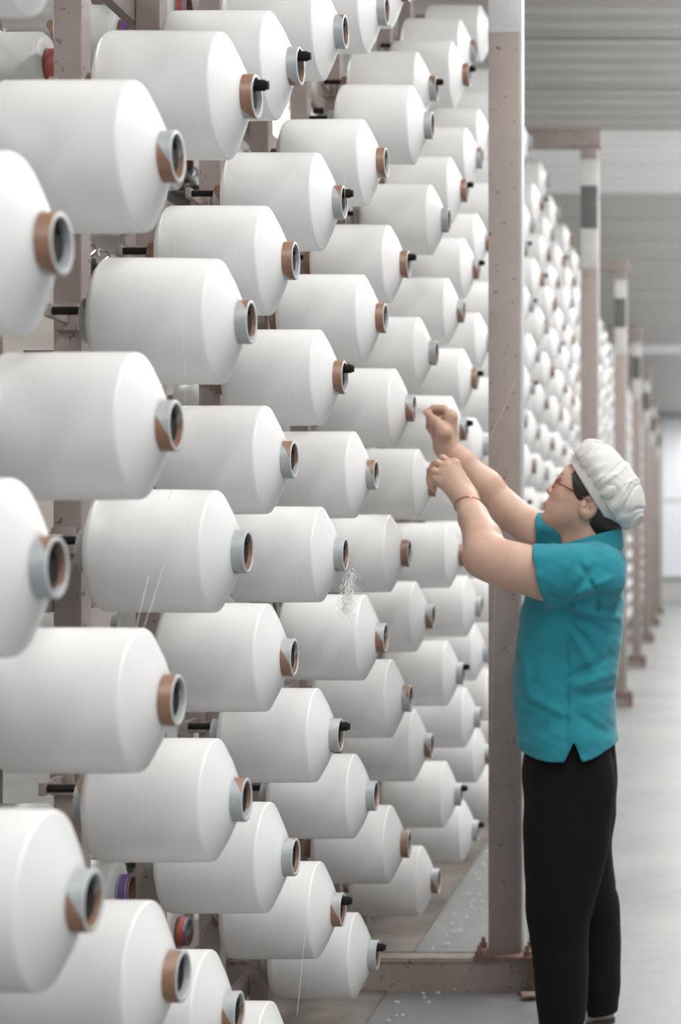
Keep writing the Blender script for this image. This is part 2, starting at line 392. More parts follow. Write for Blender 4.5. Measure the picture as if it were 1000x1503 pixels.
for j, k in SUPPLY:
    if 1:
        z = 2.36+.41*k+(.205 if j % 2 else 0); Y = 3.62+.466*j
        row = ORD[sum(1 for jj, kk in SUPPLY if jj == j and kk >= k)]
        r = empty('supply_package', (-1.33, Y+R.uniform(-.01, .01), z))
        tag(r, 'small yarn package with %s-banded tube behind the %s upright, %s from the top there' % ('red' if (j+k) % 3 == 0 else 'purple', ORD[j+1], row), 'yarn package', 'small banded packages behind the uprights')
        obj('yarn_package', old_y, r); tt_ = obj('paper_tube', old_t, r); tt_.rotation_euler.x = R.uniform(0, 6.28)
        obj('band', band_r if (j+k) % 3 == 0 else band_p, r); obj('stripe', band_s, r)
        up = upright_for(j+2); s_ = obj('back_peg', spin_me, up); s_.location = (-.03, .0, z-.41+.0)

# ------------------------------------------------------------------ the woman (signed-distance modelling + surface nets)
class Field:
    def __init__(s, lo, hi, h):
        s.lo = np.array(lo, float); s.h = h
        s.n = np.ceil((np.array(hi)-s.lo)/h).astype(int)+1
        s.d = np.full(s.n, 1.0, np.float32)
    def win(s, lo, hi, pad):
        a = np.clip(np.floor((np.array(lo)-pad-s.lo)/s.h).astype(int), 0, s.n); b = np.clip(np.ceil((np.array(hi)+pad-s.lo)/s.h).astype(int)+1, 0, s.n)
        sl = tuple(slice(int(i), int(j)) for i, j in zip(a, b))
        g = [(s.lo[k]+s.h*np.arange(a[k], b[k])).astype(np.float32) for k in range(3)]
        return sl, g[0][:, None, None], g[1][None, :, None], g[2][None, None, :]
    def smin(s, sl, e, k):
        c = s.d[sl]
        if k <= 0: s.d[sl] = np.minimum(c, e); return
        t = np.maximum(k-np.abs(c-e), 0)/k
        s.d[sl] = np.minimum(c, e)-t*t*k*.25
    def smax(s, sl, e, k):
        c = s.d[sl]
        t = np.maximum(k-np.abs(c-e), 0)/k if k > 0 else 0
        s.d[sl] = np.maximum(c, e)+t*t*k*.25
    def cone(s, a, b, r1, r2, k=.01, sub=False):
        a = np.array(a, float); b = np.array(b, float); R_ = max(r1, r2)
        sl, x, y, z = s.win(np.minimum(a, b)-R_, np.maximum(a, b)+R_, k+4*s.h)
        if s.d[sl].size == 0: return
        d = b-a; L2 = max(d @ d, 1e-12)
        t = np.clip(((x-a[0])*d[0]+(y-a[1])*d[1]+(z-a[2])*d[2])/L2, 0, 1)
        e = np.sqrt((x-a[0]-t*d[0])**2+(y-a[1]-t*d[1])**2+(z-a[2]-t*d[2])**2)-(r1+(r2-r1)*t)
        if sub: s.smax(sl, -e, k)
        else: s.smin(sl, e, k)
    def chain(s, pts, k=.01):
        for (a, r1), (b, r2) in zip(pts, pts[1:]): s.cone(a, b, r1, r2, k)
    def ell(s, c, r, M=None, k=.01, sub=False):
        c = np.array(c, float); r = np.array(r, float); M = np.eye(3) if M is None else np.array(M)   # rows: axes
        ext = np.sqrt((M**2*(r**2)[:, None]).sum(0))
        sl, x, y, z = s.win(c-ext, c+ext, k+4*s.h)
        if s.d[sl].size == 0: return
        X, Y, Z = x-c[0], y-c[1], z-c[2]
        q = [(X*M[i, 0]+Y*M[i, 1]+Z*M[i, 2]) for i in range(3)]
        k0 = np.sqrt(sum((q[i]/r[i])**2 for i in range(3))); k1 = np.sqrt(sum((q[i]/r[i]**2)**2 for i in range(3)))
        e = k0*(k0-1)/np.maximum(k1, 1e-6)
        if sub: s.smax(sl, -e, k)
        else: s.smin(sl, e, k)
    def column(s, zs, x0, x1, hy, cy, k=.01, p=2.0):
        """superelliptic column: x range x0..x1, half depth hy about cy, all given at heights zs"""
        zs = np.array(zs); o = np.argsort(zs); zs = zs[o]
        f_ = lambda a: np.array(a, float)[o]
        x0, x1, hy, cy = f_(x0), f_(x1), f_(hy), f_(cy)
        lo = (x0.min(), (cy-hy).min(), zs[0]); hi = (x1.max(), (cy+hy).max(), zs[-1])
        sl, x, y, z = s.win(lo, hi, k+4*s.h)
        zz = z.ravel(); tt = lambda a: smooth_interp(zz, zs, a)[None, None, :].astype(np.float32)
        A, B, Hy, Cy = tt(x0), tt(x1), tt(hy), tt(cy)
        cx = (A+B)/2; rx = (B-A)/2
        q = (np.abs((x-cx)/rx)**p+np.abs((y-Cy)/Hy)**p)**(1/p)
        e = (q-1)*np.minimum(rx, Hy)
        e = np.maximum(e, np.maximum(z-zs[-1], zs[0]-z))
        s.smin(sl, e, k)
    def plane(s, p, n, k=0.0):
        """keep the side the normal points away from"""
        sl, x, y, z = s.win(s.lo, s.lo+s.h*s.n, 0)
        n = np.array(n, float); n /= np.linalg.norm(n)
        s.smax(sl, ((x-p[0])*n[0]+(y-p[1])*n[1]+(z-p[2])*n[2]).astype(np.float32), k)
    def displace(s, fn):
        sl, x, y, z = s.win(s.lo, s.lo+s.h*s.n, 0)
        m = np.abs(s.d) < .05
        i = np.nonzero(m)
        s.d[i] += fn(x[i[0], 0, 0], y[0, i[1], 0], z[0, 0, i[2]]).astype(np.float32)
    def mesh(s, name, mat, smooth=1):
        d = s.d.copy()
        d[0] = d[-1] = 1; d[:, 0] = d[:, -1] = 1; d[:, :, 0] = d[:, :, -1] = 1
        neg = d < 0; n = np.array(d.shape)
        acc = np.zeros(tuple(n-1), np.uint8)
        for dx in (0, 1):
            for dy in (0, 1):
                for dz in (0, 1): acc += neg[dx:n[0]-1+dx, dy:n[1]-1+dy, dz:n[2]-1+dz]
        act = (acc > 0) & (acc < 8); cells = np.argwhere(act)
        idx = np.full(act.shape, -1, np.int64); idx[tuple(cells.T)] = np.arange(len(cells))
        pos = np.zeros((len(cells), 3)); cnt = np.zeros(len(cells))
        corners = [(a, b, c) for a in (0, 1) for b in (0, 1) for c in (0, 1)]
        val = {c: d[cells[:, 0]+c[0], cells[:, 1]+c[1], cells[:, 2]+c[2]].astype(float) for c in corners}
        for a in corners:
            for ax in range(3):
                if a[ax]: continue
                b = list(a); b[ax] = 1; b = tuple(b)
                va, vb = val[a], val[b]; m = (va < 0) != (vb < 0)
                t = va[m]/(va[m]-vb[m]); p = np.tile(np.array(a, float), (m.sum(), 1)); p[:, ax] = t
                pos[m] += p; cnt[m] += 1
        pos = pos/cnt[:, None]+cells
        quads = []
        for ax in range(3):
            u, v = (ax+1) % 3, (ax+2) % 3
            sa = [slice(None)]*3; sb = [slice(None)]*3; sa[ax] = slice(0, -1); sb[ax] = slice(1, None)
            A, B = neg[tuple(sa)], neg[tuple(sb)]; e = np.argwhere(A != B)
            e = e[(e[:, u] > 0) & (e[:, v] > 0)]
            fl = A[tuple(e.T)]
            def cell(du, dv):
                q = e.copy(); q[:, u] -= du; q[:, v] -= dv; return idx[tuple(q.T)]
            q = np.stack([cell(1, 1), cell(0, 1), cell(0, 0), cell(1, 0)], 1)
            q[~fl] = q[~fl][:, ::-1]; quads.append(q)
        quads = np.concatenate(quads)
        for _ in range(smooth):
            acc2 = np.zeros_like(pos); c2 = np.zeros(len(pos))
            for k in range(4):
                a, b = quads[:, k], quads[:, (k+1) % 4]
                for j in range(3):
                    acc2[:, j] += np.bincount(a, pos[b, j], len(pos))+np.bincount(b, pos[a, j], len(pos))
                c2 += np.bincount(a, minlength=len(pos))+np.bincount(b, minlength=len(pos))
            pos = .5*pos+.5*acc2/c2[:, None]
        pos = pos*s.h+s.lo
        me = bpy.data.meshes.new(name)
        me.vertices.add(len(pos)); me.vertices.foreach_set('co', pos.astype(np.float32).ravel())
        me.loops.add(quads.size); me.loops.foreach_set('vertex_index', quads.astype(np.int32).ravel())
        me.polygons.add(len(quads)); me.polygons.foreach_set('loop_start', np.arange(0, quads.size, 4, dtype=np.int32))
        me.polygons.foreach_set('use_smooth', np.ones(len(quads), bool)); me.update(calc_edges=True); me.validate()
        me.materials.append(mat); s.pos = pos
        return me
def smooth_interp(x, xs, ys):
    """monotone-ish cubic (Catmull-Rom) interpolation"""
    ys = np.asarray(ys, float); m = np.gradient(ys, xs)
    x = np.clip(x, xs[0], xs[-1]); i = np.clip(np.searchsorted(xs, x)-1, 0, len(xs)-2)
    h = xs[i+1]-xs[i]; t = (x-xs[i])/h
    return ((2*t**3-3*t**2+1)*ys[i]+(t**3-2*t**2+t)*h*m[i]+(-2*t**3+3*t**2)*ys[i+1]+(t**3-t**2)*h*m[i+1])
def noise3(x, y, z, seed, n=10, scale=1.0):
    """cheap smooth noise: a sum of random plane waves"""
    rg = np.random.RandomState(seed); o = 0
    for _ in range(n):
        k = rg.normal(size=3)*scale; o = o+np.sin(k[0]*x+k[1]*y+k[2]*z+rg.uniform(0, 6.28))
    return o/math.sqrt(n)
WY = 4.70                                   # depth of her middle
PX = WY/F                                   # metres per pixel there
def P(px, py, dy=0.0):
    """point at WY+dy seen at a pixel"""
    v = at(px, py, WY+dy); return (v.x, v.y, v.z)
def ZZ(py): return EYE-(py-VY)*PX
def XX(px): return (px-VX)*PX

def skin_mat():
    t = NT('skin'); v = t.coord(); n = t.noise(v, 26, 4, .6); n2 = t.noise(v, 6, 2, .5)
    a = t.math('ADD', t.math('MULTIPLY', n, .5), t.math('MULTIPLY', n2, .5))
    base = t.ramp(a, [(.35, (.53, .335, .25)), (.65, (.62, .415, .325))])
    at_ = t.n('Attribute', attribute_name='tint'); m = t.n('Mix', data_type='RGBA', blend_type='MULTIPLY'); m.inputs['Factor'].default_value = 1
    t.l(base, m.inputs['A']); t.l(at_.outputs['Color'], m.inputs['B']); t.l(m.outputs['Result'], t.p.inputs['Base Color'])
    t.set(Roughness=.48, Subsurface_Weight=.12, Subsurface_Scale=.02, Specular_IOR_Level=.4); t.p.inputs['Subsurface Radius'].default_value = (1, .35, .2)
    t.bump(t.noise(v, 240, 2, .5), .06, .001)
    return t.m
SKIN = skin_mat()
def cloth(name, c1, c2, wave=900, rough=.85, bump=.15):
    t = NT(name); v = t.coord(); n = t.noise(v, 9, 4, .6); t.l(t.ramp(n, [(.3, c1), (.7, c2)]), t.p.inputs['Base Color'])
    t.set(Roughness=rough, Sheen_Weight=.15, Specular_IOR_Level=.25); t.bump(t.noise(v, wave, 2, .5), bump, .001); return t.m
TEAL = cloth('teal_pique', (.017, .225, .285), (.025, .265, .33))
BLACKC = cloth('black_trouser_cloth', (.0035, .0035, .004), (.006, .006, .006), 600, .9, .1)
BLACKC.node_tree.nodes['Principled BSDF'].inputs['Sheen Weight'].default_value = .02
CAPM = cloth('white_cap_cotton', (.63, .62, .60), (.69, .68, .66), 700)
HAIR = plain('black_hair', (.018, .014, .012), .38)
SHOE = cloth('beige_shoe', (.36, .30, .26), (.42, .36, .31), 300, .6)

woman = tag(empty('person', (XX(845), WY, 0)), 'woman in white puffy cap, teal polo shirt and black trousers reaching up to the bobbins', 'person')
def child(name, me, parent=None):
    o = obj(name, me, parent or woman)
    if parent is None: o.location = -woman.location
    return o

# --- body -----------------------------------------------------------
th = math.radians(25); fwd = np.array([-math.cos(th), 0, math.sin(th)]); up_ = np.array([math.sin(th), 0, math.cos(th)]); sd = np.array([0, 1.0, 0])
HC = np.array(P(863, 746))                  # between the ears
def H(f_, u, s_=0.0): return HC+fwd*f_+up_*u+sd*s_
HM = np.array([fwd, sd, up_])
B = Field((XX(600), WY-.30, .80), (XX(960), WY+.36, 1.75), .0026)
# skull and face
B.ell(H(.0, .045), (.098, .076, .098), HM, .01)
B.ell(H(.045, .008), (.062, .064, .098), HM, .03)          # face mass
B.ell(H(.062, -.040), (.045, .050, .046), HM, .02)          # jaw and mouth mass
B.ell(H(.030, -.030), (.055, .058, .046), HM, .02)          # jaw corners
B.ell(H(.090, -.070), (.017, .022, .016), HM, .018)         # chin
B.ell(H(.086, .052), (.016, .048, .030), HM, .02)           # brow
for q in (-1, 1):
    B.ell(H(.080, .004, .032*q), (.022, .024, .020), HM, .02)      # cheek bone
    B.ell(H(.107, .028, .030*q), (.014, .018, .012), HM, .012, True)   # eye socket
    B.ell(H(.087, .029, .031*q), (.012, .0145, .0105), HM, .004)      # eye ball under lid
    B.cone(H(.098, .0355, .020*q), H(.092, .0345, .043*q), .0028, .0026, .004)   # upper lid
    B.cone(H(.096, .0215, .022*q), H(.091, .0225, .042*q), .0024, .0022, .004)   # lower lid
    # ear
    M_ = np.array([up_*.97-fwd*.2, sd, fwd]); e0 = H(-.006, .005, .073*q)
    B.ell(e0, (.036, .011, .0245), HM[[2, 1, 0]], .006)
    B.ell(e0+sd*q*.009+fwd*.002+up_*.004, (.0235, .0085, .0145), HM[[2, 1, 0]], .004, True)
    B.ell(e0+sd*q*.006+up_*.010-fwd*.006, (.012, .006, .0055), HM[[2, 1, 0]], .005)
    B.ell(e0+sd*q*.006-up_*.018+fwd*.002, (.009, .006, .010), HM[[2, 1, 0]], .005)
    B.ell(e0+sd*q*.006+fwd*.013-up_*.002, (.006, .005, .004), HM[[2, 1, 0]], .004)
# nose
B.chain([(H(.098, .034), .0075), (H(.108, .010), .0085), (H(.1155, .001), .0112)], .012)
for q in (-1, 1): B.ell(H(.105, -.004, .0115*q), (.0105, .0085, .0085), HM, .006)
B.ell(H(.111, -.0125, .006), (.004, .003, .003), HM, .003, True); B.ell(H(.111, -.0125, -.006), (.004, .003, .003), HM, .003, True)
# mouth
B.ell(H(.098, -.030), (.011, .026, .016), HM, .012)
B.chain([(H(.094, -.0385, -.021), .003), (H(.1110, -.036, -.004), .0056), (H(.1110, -.036, .004), .0056), (H(.094, -.0385, .021), .003)], .004)
B.chain([(H(.093, -.0435, -.018), .003), (H(.1065, -.0485, -.004), .0062), (H(.1065, -.0485, .004), .0062), (H(.093, -.0435, .018), .003)], .004)
B.ell(H(.098, -.0575), (.008, .016, .006), HM, .008, True)
# neck
B.cone(P(862, 762), P(869, 832), .051, .060, .02)
B.cone(P(838, 780), P(846, 830), .027, .033, .02)
# torso core (under the shirt)
core = [ZZ(p) for p in (1130, 1090, 1040, 980, 920, 870, 830, 812)]
B.column(core, [XX(p) for p in (780, 774, 770, 772, 780, 796, 815, 838)], [XX(p) for p in (898, 898, 894, 893, 901, 902, 898, 884)],
         [.15, .15, .14, .135, .145, .15, .14, .08], [WY]*8, .02, 2.3)
# near (left) arm: shoulder, elbow, wrist
SL, EL, WL = np.array(P(868, 836, -.155)), np.array(P(712, 818, -.16)), np.array(P(685, 736, -.005))
B.chain([(SL, .060), (np.array(P(800, 842, -.175)), .062), (np.array(P(752, 832, -.175)), .058), (EL, .0475)], .04)
B.cone(EL, EL*.68+WL*.32+np.array((.010, 0, 0)), .0475, .0515, .05)
B.chain([(EL*.68+WL*.32+np.array((.010, 0, 0)), .0515), (EL*.3+WL*.7+np.array((.004, 0, 0)), .041), (WL, .0315)], .012)
# far (right) arm
SR, ER, WR = np.array(P(872, 836, .165)), np.array(P(741, 748, .215)), np.array(P(655, 655, .20))
B.chain([(SR, .060), (np.array(P(792, 783, .205)), .054), (ER, .050)], .03)
B.chain([(ER, .050), (ER*.66+WR*.34+np.array((.0, 0, .004)), .049), (ER*.25+WR*.75, .039), (WR, .0315)], .02)
# --- hands
def finger(pts, r, k=.004):
    n = len(pts); B.chain([(np.array(p), rr) for p, rr in zip(pts, r)], k)
# left hand: back of the hand towards us, fingers bent over to the left
D = -.005
lk = [np.array(P(*q)) for q in ((667, 682, .025), (657, 685, .012), (650, 694, .006), (647, 706, .006))]      # knuckles index..little
for q, rr in zip(lk, (.0165, .0165, .0155, .0145)):
    B.cone(WL+np.array((0, .004, 0)), q, .0245, rr, .02)
B.cone(lk[0], lk[3], .014, .013, .015)
for q in lk: B.ell(q+np.array((0, -.006, .004)), (.0095, .0095, .0095), None, .008)
FR = (.0102, .0098, .0088, .0072)
finger([lk[0], P(650, 672, .030), P(637, 680, .042), P(630, 692, .045)], FR)
finger([lk[1], P(642, 679, .004), P(631, 690, .018), P(629, 703, .026)], FR)
finger([lk[2], P(637, 691, -.006), P(630, 703, .006), P(631, 714, .016)], FR)
finger([lk[3], P(639, 702, .0), P(634, 711, .010), P(636, 720, .022)], (.0092, .0088, .008, .0066))
finger([WL+np.array((.012, .035, .02)), P(676, 697, .050), P(660, 690, .072), P(645, 690, .075)], (.017, .0135, .0115, .0085), .008)
# right hand: thumb side towards us, thumb and first finger pinch the yarn end
rk = [np.array(P(*q)) for q in ((662, 611, .175), (663, 613, .200), (658, 620, .222), (651, 628, .240))]
for q, rr in zip(rk, (.0175, .0165, .0155, .0140)):
    B.cone(WR+np.array((0, .004, 0)), q, .0265, rr, .02)
B.cone(rk[0], rk[3], .015, .013, .015)
B.ell(P(645, 633, .205), (.026, .022, .030), None, .02)
finger([rk[0], P(652, 599, .170), P(637, 598, .172), P(626, 604, .178)], FR)
finger([rk[1], P(652, 604, .192), P(639, 606, .192), P(628, 611, .190)], FR)
finger([rk[2], P(642, 609, .225), P(630, 614, .222), P(629, 624, .212)], FR)
finger([rk[3], P(638, 622, .240), P(629, 627, .230), P(633, 635, .220)], (.0092, .0088, .008, .0068))
finger([WR+np.array((.0, -.010, .004)), P(652, 634, .155), P(641, 619, .155), P(626, 605, .168)], (.0245, .0200, .0118, .0080), .014)
bm_ = B.mesh('body', SKIN, 2)
# tint: lips, brows, nails
pos = B.pos; col = np.ones((len(pos), 4), np.float32)
def paint_near(c, r, rgb, M=HM):
    q = ((pos-np.array(c)) @ np.array(M).T)/np.array(r); w = np.clip(1.6-1.6*np.sqrt((q**2).sum(1)), 0, 1)[:, None]
    col[:, :3] = col[:, :3]*(1-w)+np.array(rgb)*w
paint_near(H(.108, -.042), (.012, .022, .0105), (.86, .56, .52))
for q in (-1, 1):
    paint_near(H(.097, .056, .030*q), (.012, .022, .0045), (.14, .12, .12))
    paint_near(H(.098, .0375, .030*q), (.012, .018, .0030), (.12, .10, .10))
    paint_near(H(.090, .005, .035*q), (.03, .03, .02), (1.0, .88, .84))
ca = bm_.color_attributes.new('tint', 'FLOAT_COLOR', 'POINT'); ca.data.foreach_set('color', col.ravel())
body = child('body', bm_)
# eyes
EYEM = plain('eye', (.02, .015, .012), .15)
for q in (-1, 1):
    e = MB(); bmesh.ops.create_uvsphere(e.bm, u_segments=16, v_segments=10, radius=.0072, matrix=Matrix.Translation(Vector(H(.0915, .0285, .0305*q)))); e = e.mesh('eye', EYEM, True)
    child('eye', e)

# --- trousers ---------------------------------------------------------
T = Field((XX(745), WY-.28, .02), (XX(935), WY+.28, 1.0), .0046)
near_y = (1060, 1120, 1200, 1250, 1300, 1340, 1400, 1460, 1503, 1542)
T.column([ZZ(p) for p in near_y], [XX(p) for p in (776, 771, 773, 774, 776, 779, 786, 792, 796, 797)], [XX(p) for p in (893, 905, 901, 893, 880, 870, 867, 864, 861, 861)],
         [.080, .090, .095, .092, .085, .08, .076, .072, .07, .07], [WY-.065, WY-.070, WY-.08, WY-.085, WY-.088, WY-.088, WY-.088, WY-.088, WY-.088, WY-.088], .01, 2.2)
far_y = (1060, 1120, 1200, 1250, 1310, 1340, 1400, 1460, 1490, 1498)
T.column([ZZ(p) for p in far_y], [XX(p) for p in (779, 776, 784, 796, 820, 834, 845, 850, 852, 852)], [XX(p) for p in (893, 906, 903, 897, 903, 907, 910, 908, 906, 906)],
         [.080, .090, .095, .092, .085, .08, .076, .072, .07, .07], [WY+.065, WY+.070, WY+.08, WY+.085, WY+.09, WY+.09, WY+.09, WY+.09, WY+.09, WY+.09], .012, 2.2)
T.displace(lambda x, y, z: .0022*noise3(x, y, z, 5, 10, 22)+.003*np.exp(-((z-(ZZ(1335)+.9*(x-XX(880))))/.012)**2)*(x > XX(830)))
child('trousers', T.mesh('trousers', BLACKC, 2))
# shoes: heel point, toe point
for hl, to in (((XX(843), WY-.082), (XX(812), WY-.150)), ((XX(884), WY+.09), (XX(806), WY+.045))):
    hl, to = np.array(hl), np.array(to); u_ = (to-hl)/np.linalg.norm(to-hl)
    q = Field((min(hl[0], to[0])-.07, min(hl[1], to[1])-.07, -.01), (max(hl[0], to[0])+.07, max(hl[1], to[1])+.07, .15), .004)
    g_ = lambda t, z: (hl[0]+(to[0]-hl[0])*t, hl[1]+(to[1]-hl[1])*t, z)
    q.cone(g_(.0, .034), g_(.45, .034), .032, .038, .02); q.cone(g_(.45, .034), g_(.93, .026), .038, .031, .02); q.cone(g_(.04, .05), g_(.06, .075), .034, .028, .02)
    q.plane((0, 0, .003), (0, 0, -1))
    s_ = child('shoe', q.mesh('shoe', SHOE, 1))
    so = MB().rod((0, 0, .0), (0, 0, .011), 1.0, 24); 
    L_ = np.linalg.norm(to-hl)/2+.034; ang = math.atan2(u_[1], u_[0])
    for v in so.bm.verts:
        x_, y_ = v.co.x*L_, v.co.y*.043; v.co.x = (hl[0]+to[0])/2+x_*math.cos(ang)-y_*math.sin(ang); v.co.y = (hl[1]+to[1])/2+x_*math.sin(ang)+y_*math.cos(ang)
    obj('sole', so.mesh('sole', DARKMET, True), s_)

# --- polo shirt ---------------------------------------------------------
C = Field((XX(735), WY-.33, ZZ(1125)), (XX(935), WY+.36, ZZ(750)), .0040)
ty = (1120, 1098, 1060, 1020, 990, 960, 930, 900, 870, 845, 825, 808, 797)
C.column([ZZ(p) for p in ty], [XX(p) for p in (766, 763, 756, 754, 755, 757, 761, 766, 774, 786, 800, 816, 830)],
         [XX(p) for p in (909, 909, 905, 903, 906, 911, 915, 917, 916, 914, 911, 905, 897)],
         [.186, .184, .174, .162, .156, .157, .162, .168, .172, .172, .165, .135, .085], [WY]*13, .01, 2.35)
# shoulders and sleeves
C.cone(P(876, 838, -.13), P(886, 830, 0), .072, .052, .04); C.cone(P(876, 838, .14), P(886, 830, 0), .072, .052, .04)
nsl = [(np.array(P(872, 846, -.150)), .080), (np.array(P(835, 845, -.178)), .080), (np.array(P(797, 843, -.182)), .0745), (np.array(P(760, 838, -.18)), .072)]
SV = Field((XX(735), WY-.33, ZZ(1125)), (XX(935), WY+.36, ZZ(750)), .0040)
SV.chain(nsl, .03)
fsl = [(np.array(P(872, 838, .150)), .078), (np.array(P(830, 808, .19)), .072), (np.array(P(790, 782, .205)), .066), (np.array(P(770, 770, .206)), .065)]
SV.chain(fsl, .03)
def cut_beyond(FD, p, n, c, r):
    """remove what lies past plane (p, n) within r of c"""
    sl, x, y, z = FD.win(np.array(c)-r, np.array(c)+r, 0)
    n = np.array(n)/np.linalg.norm(n)
    e = (x-p[0])*n[0]+(y-p[1])*n[1]+(z-p[2])*n[2]
    FD.d[sl] = np.maximum(FD.d[sl], e.astype(np.float32))
SV.cone(np.array(P(786, 840, -.182)), np.array(P(804, 844, -.182)), .0765, .0775, .0)
cut_beyond(SV, P(793, 846, -.18), (-.97, 0, -.24), P(765, 840, -.18), .2)
cut_beyond(SV, P(788, 782, .2), (-1, 0, .05), P(757, 765, .205), .14)
sl, x, y, z = SV.win(SV.lo, SV.lo+SV.h*SV.n, 0)
# folds
C.smin(sl, SV.d, .03)
def fold(a, b, r, k=.022, bend=(0, 0, 0)):
    a, b = np.array(a), np.array(b); m = (a+b)/2+np.array(bend); C.cone(a, m, r*.6, r, k); C.cone(m, b, r, r*.5, k)
def crease(a, b, w, amp):
    a, b = np.array(a, float), np.array(b, float); d = b-a
    def fn(x, y, z):
        t = np.clip(((x-a[0])*d[0]+(z-a[2])*d[2])/(d[0]**2+d[2]**2), -.1, 1.1)
        r2 = (x-a[0]-t*d[0])**2+(z-a[2]-t*d[2])**2
        fade = np.clip(np.minimum(t+.1, 1.1-t)*3, 0, 1)
        side = 1/(1+np.exp((y-WY+.05)/.02))
        return 1.7*amp*np.exp(-r2/(w*w))*fade*side
    return fn
CR = []
for (a, b, w_, am) in (((835, 880), (905, 870), .010, .006), ((838, 890), (912, 905), .009, -.005), ((832, 885), (900, 930), .010, .0055), ((830, 892), (880, 955), .010, .0045),
                       ((832, 880), (858, 818), .010, .004), ((842, 876), (880, 830), .009, .004), ((850, 872), (905, 845), .009, -.004), ((838, 905), (880, 985), .012, -.004),
                       ((815, 870), (850, 884), .008, .006), ((845, 1000), (905, 985), .012, -.005), ((850, 1015), (905, 1010), .010, .005), ((838, 990), (900, 960), .012, .004),
                       ((775, 1010), (840, 1040), .014, -.004), ((838, 930), (838, 1080), .006, .0035), ((770, 935), (782, 1010), .012, -.003), ((855, 1040), (895, 1075), .012, .003),
                       ((858, 822), (884, 870), .006, .004), ((884, 870), (880, 900), .006, .003)):
    CR.append(crease(P(*a), P(*b), w_, am))
C.displace(lambda x, y, z: .011*np.tanh(1.45*sum(f_(x, y, z) for f_ in CR)/.011))
C.displace(lambda x, y, z: .0022*noise3(x, y*.6, z*1.3, 11, 12, 24)+.0012*noise3(x, y*.5, z*1.5, 12, 10, 60))
# hem curve with side slit
sl, x, y, z = C.win(C.lo, C.lo+C.h*C.n, 0)
hem = smooth_interp(x.ravel(), np.array([XX(p) for p in (740, 765, 790, 838, 870, 909, 930)]), np.array([ZZ(p) for p in (1092, 1095, 1103, 1107, 1105, 1087, 1082)]))[:, None, None]
C.d[sl] = np.maximum(C.d[sl], (hem-z).astype(np.float32))
tri = np.maximum(np.abs(x-XX(849)-(z-ZZ(1078))*.05)-np.maximum(ZZ(1078)-z, 0)*.42-.0004*0, z-ZZ(1077))
C.d[sl] = np.maximum(C.d[sl], -np.where(np.abs(y-WY) > .06, tri, 1).astype(np.float32))
# hollow it
sl, x, y, z = C.win(C.lo, C.lo+C.h*C.n, 0)
inner = np.where((z < ZZ(1050)) | (x < XX(815)), -(C.d+.011), -1).astype(np.float32)
C.d = np.maximum(C.d, inner)
# neck opening, then collar
C.cone(P(853, 822), P(861, 745), .066, .078, .002, True)
shirt = child('polo_shirt', C.mesh('polo_shirt', TEAL, 2))
K = Field((XX(800), WY-.14, ZZ(850)), (XX(930), WY+.14, ZZ(755)), .003)
K.cone(P(866, 830), P(872, 768), .100, .078, 0)
K.d = np.maximum(K.d, -(K.d+.007))
sl, x, y, z = K.win(K.lo, K.lo+K.h*K.n, 0)
topl = ZZ(777)-(XX(905)-x)*.27; botl = ZZ(806)-(XX(905)-x)*.08
K.d[sl] = np.maximum(K.d[sl], np.maximum(z-topl, botl-z).astype(np.float32)*.92)
K.d[sl] = np.maximum(K.d[sl], -(np.maximum(np.abs(y-WY)-.018+(z-ZZ(800))*-.3, x-XX(838))).astype(np.float32))
obj('collar', K.mesh('collar', TEAL, 2), shirt)
# --- hair, cap -----------------------------------------------------------
Q = Field((XX(815), WY-.12, ZZ(800)), (XX(945), WY+.12, ZZ(650)), .0026)
Q.ell(H(-.004, .047), (.101, .0805, .101), HM, .01)
Q.ell(H(-.055, -.012), (.050, .066, .058), HM, .03)
Q.ell(H(-.072, -.034), (.030, .052, .042), HM, .02)
Q.ell(H(.034, .046), (.060, .0815, .052), HM, .02)
sl, x, y, z = Q.win(Q.lo, Q.lo+Q.h*Q.n, 0)
def loc(x, y, z): return ((x-HC[0])*fwd[0]+(z-HC[2])*fwd[2], (x-HC[0])*up_[0]+(z-HC[2])*up_[2])
ff, uu = loc(x, y, z)
front = np.where(uu > .0216, ff-.047-(uu-.0216)*.67, ff-.031-(uu-.0085)*1.25)
front = np.maximum(front, np.where(ff > -.012, .0075-uu, -1))
ear = np.sqrt(((ff+.007)/.95)**2+((uu-.004)/1.3)**2)-.0275
keep = np.maximum(front, -ear)
keep = np.where((uu < .006) & (ff > -.024), np.maximum(keep, ff+.027), keep)
Q.d[sl] = np.maximum(Q.d[sl], keep.astype(np.float32)*.8)
Q.displace(lambda x, y, z: .0009*np.sin(((x-HC[0])*.8-(z-HC[2]))*520+noise3(x, y, z, 3, 6, 40)*1.5))
child('hair', Q.mesh('hair', HAIR, 2))
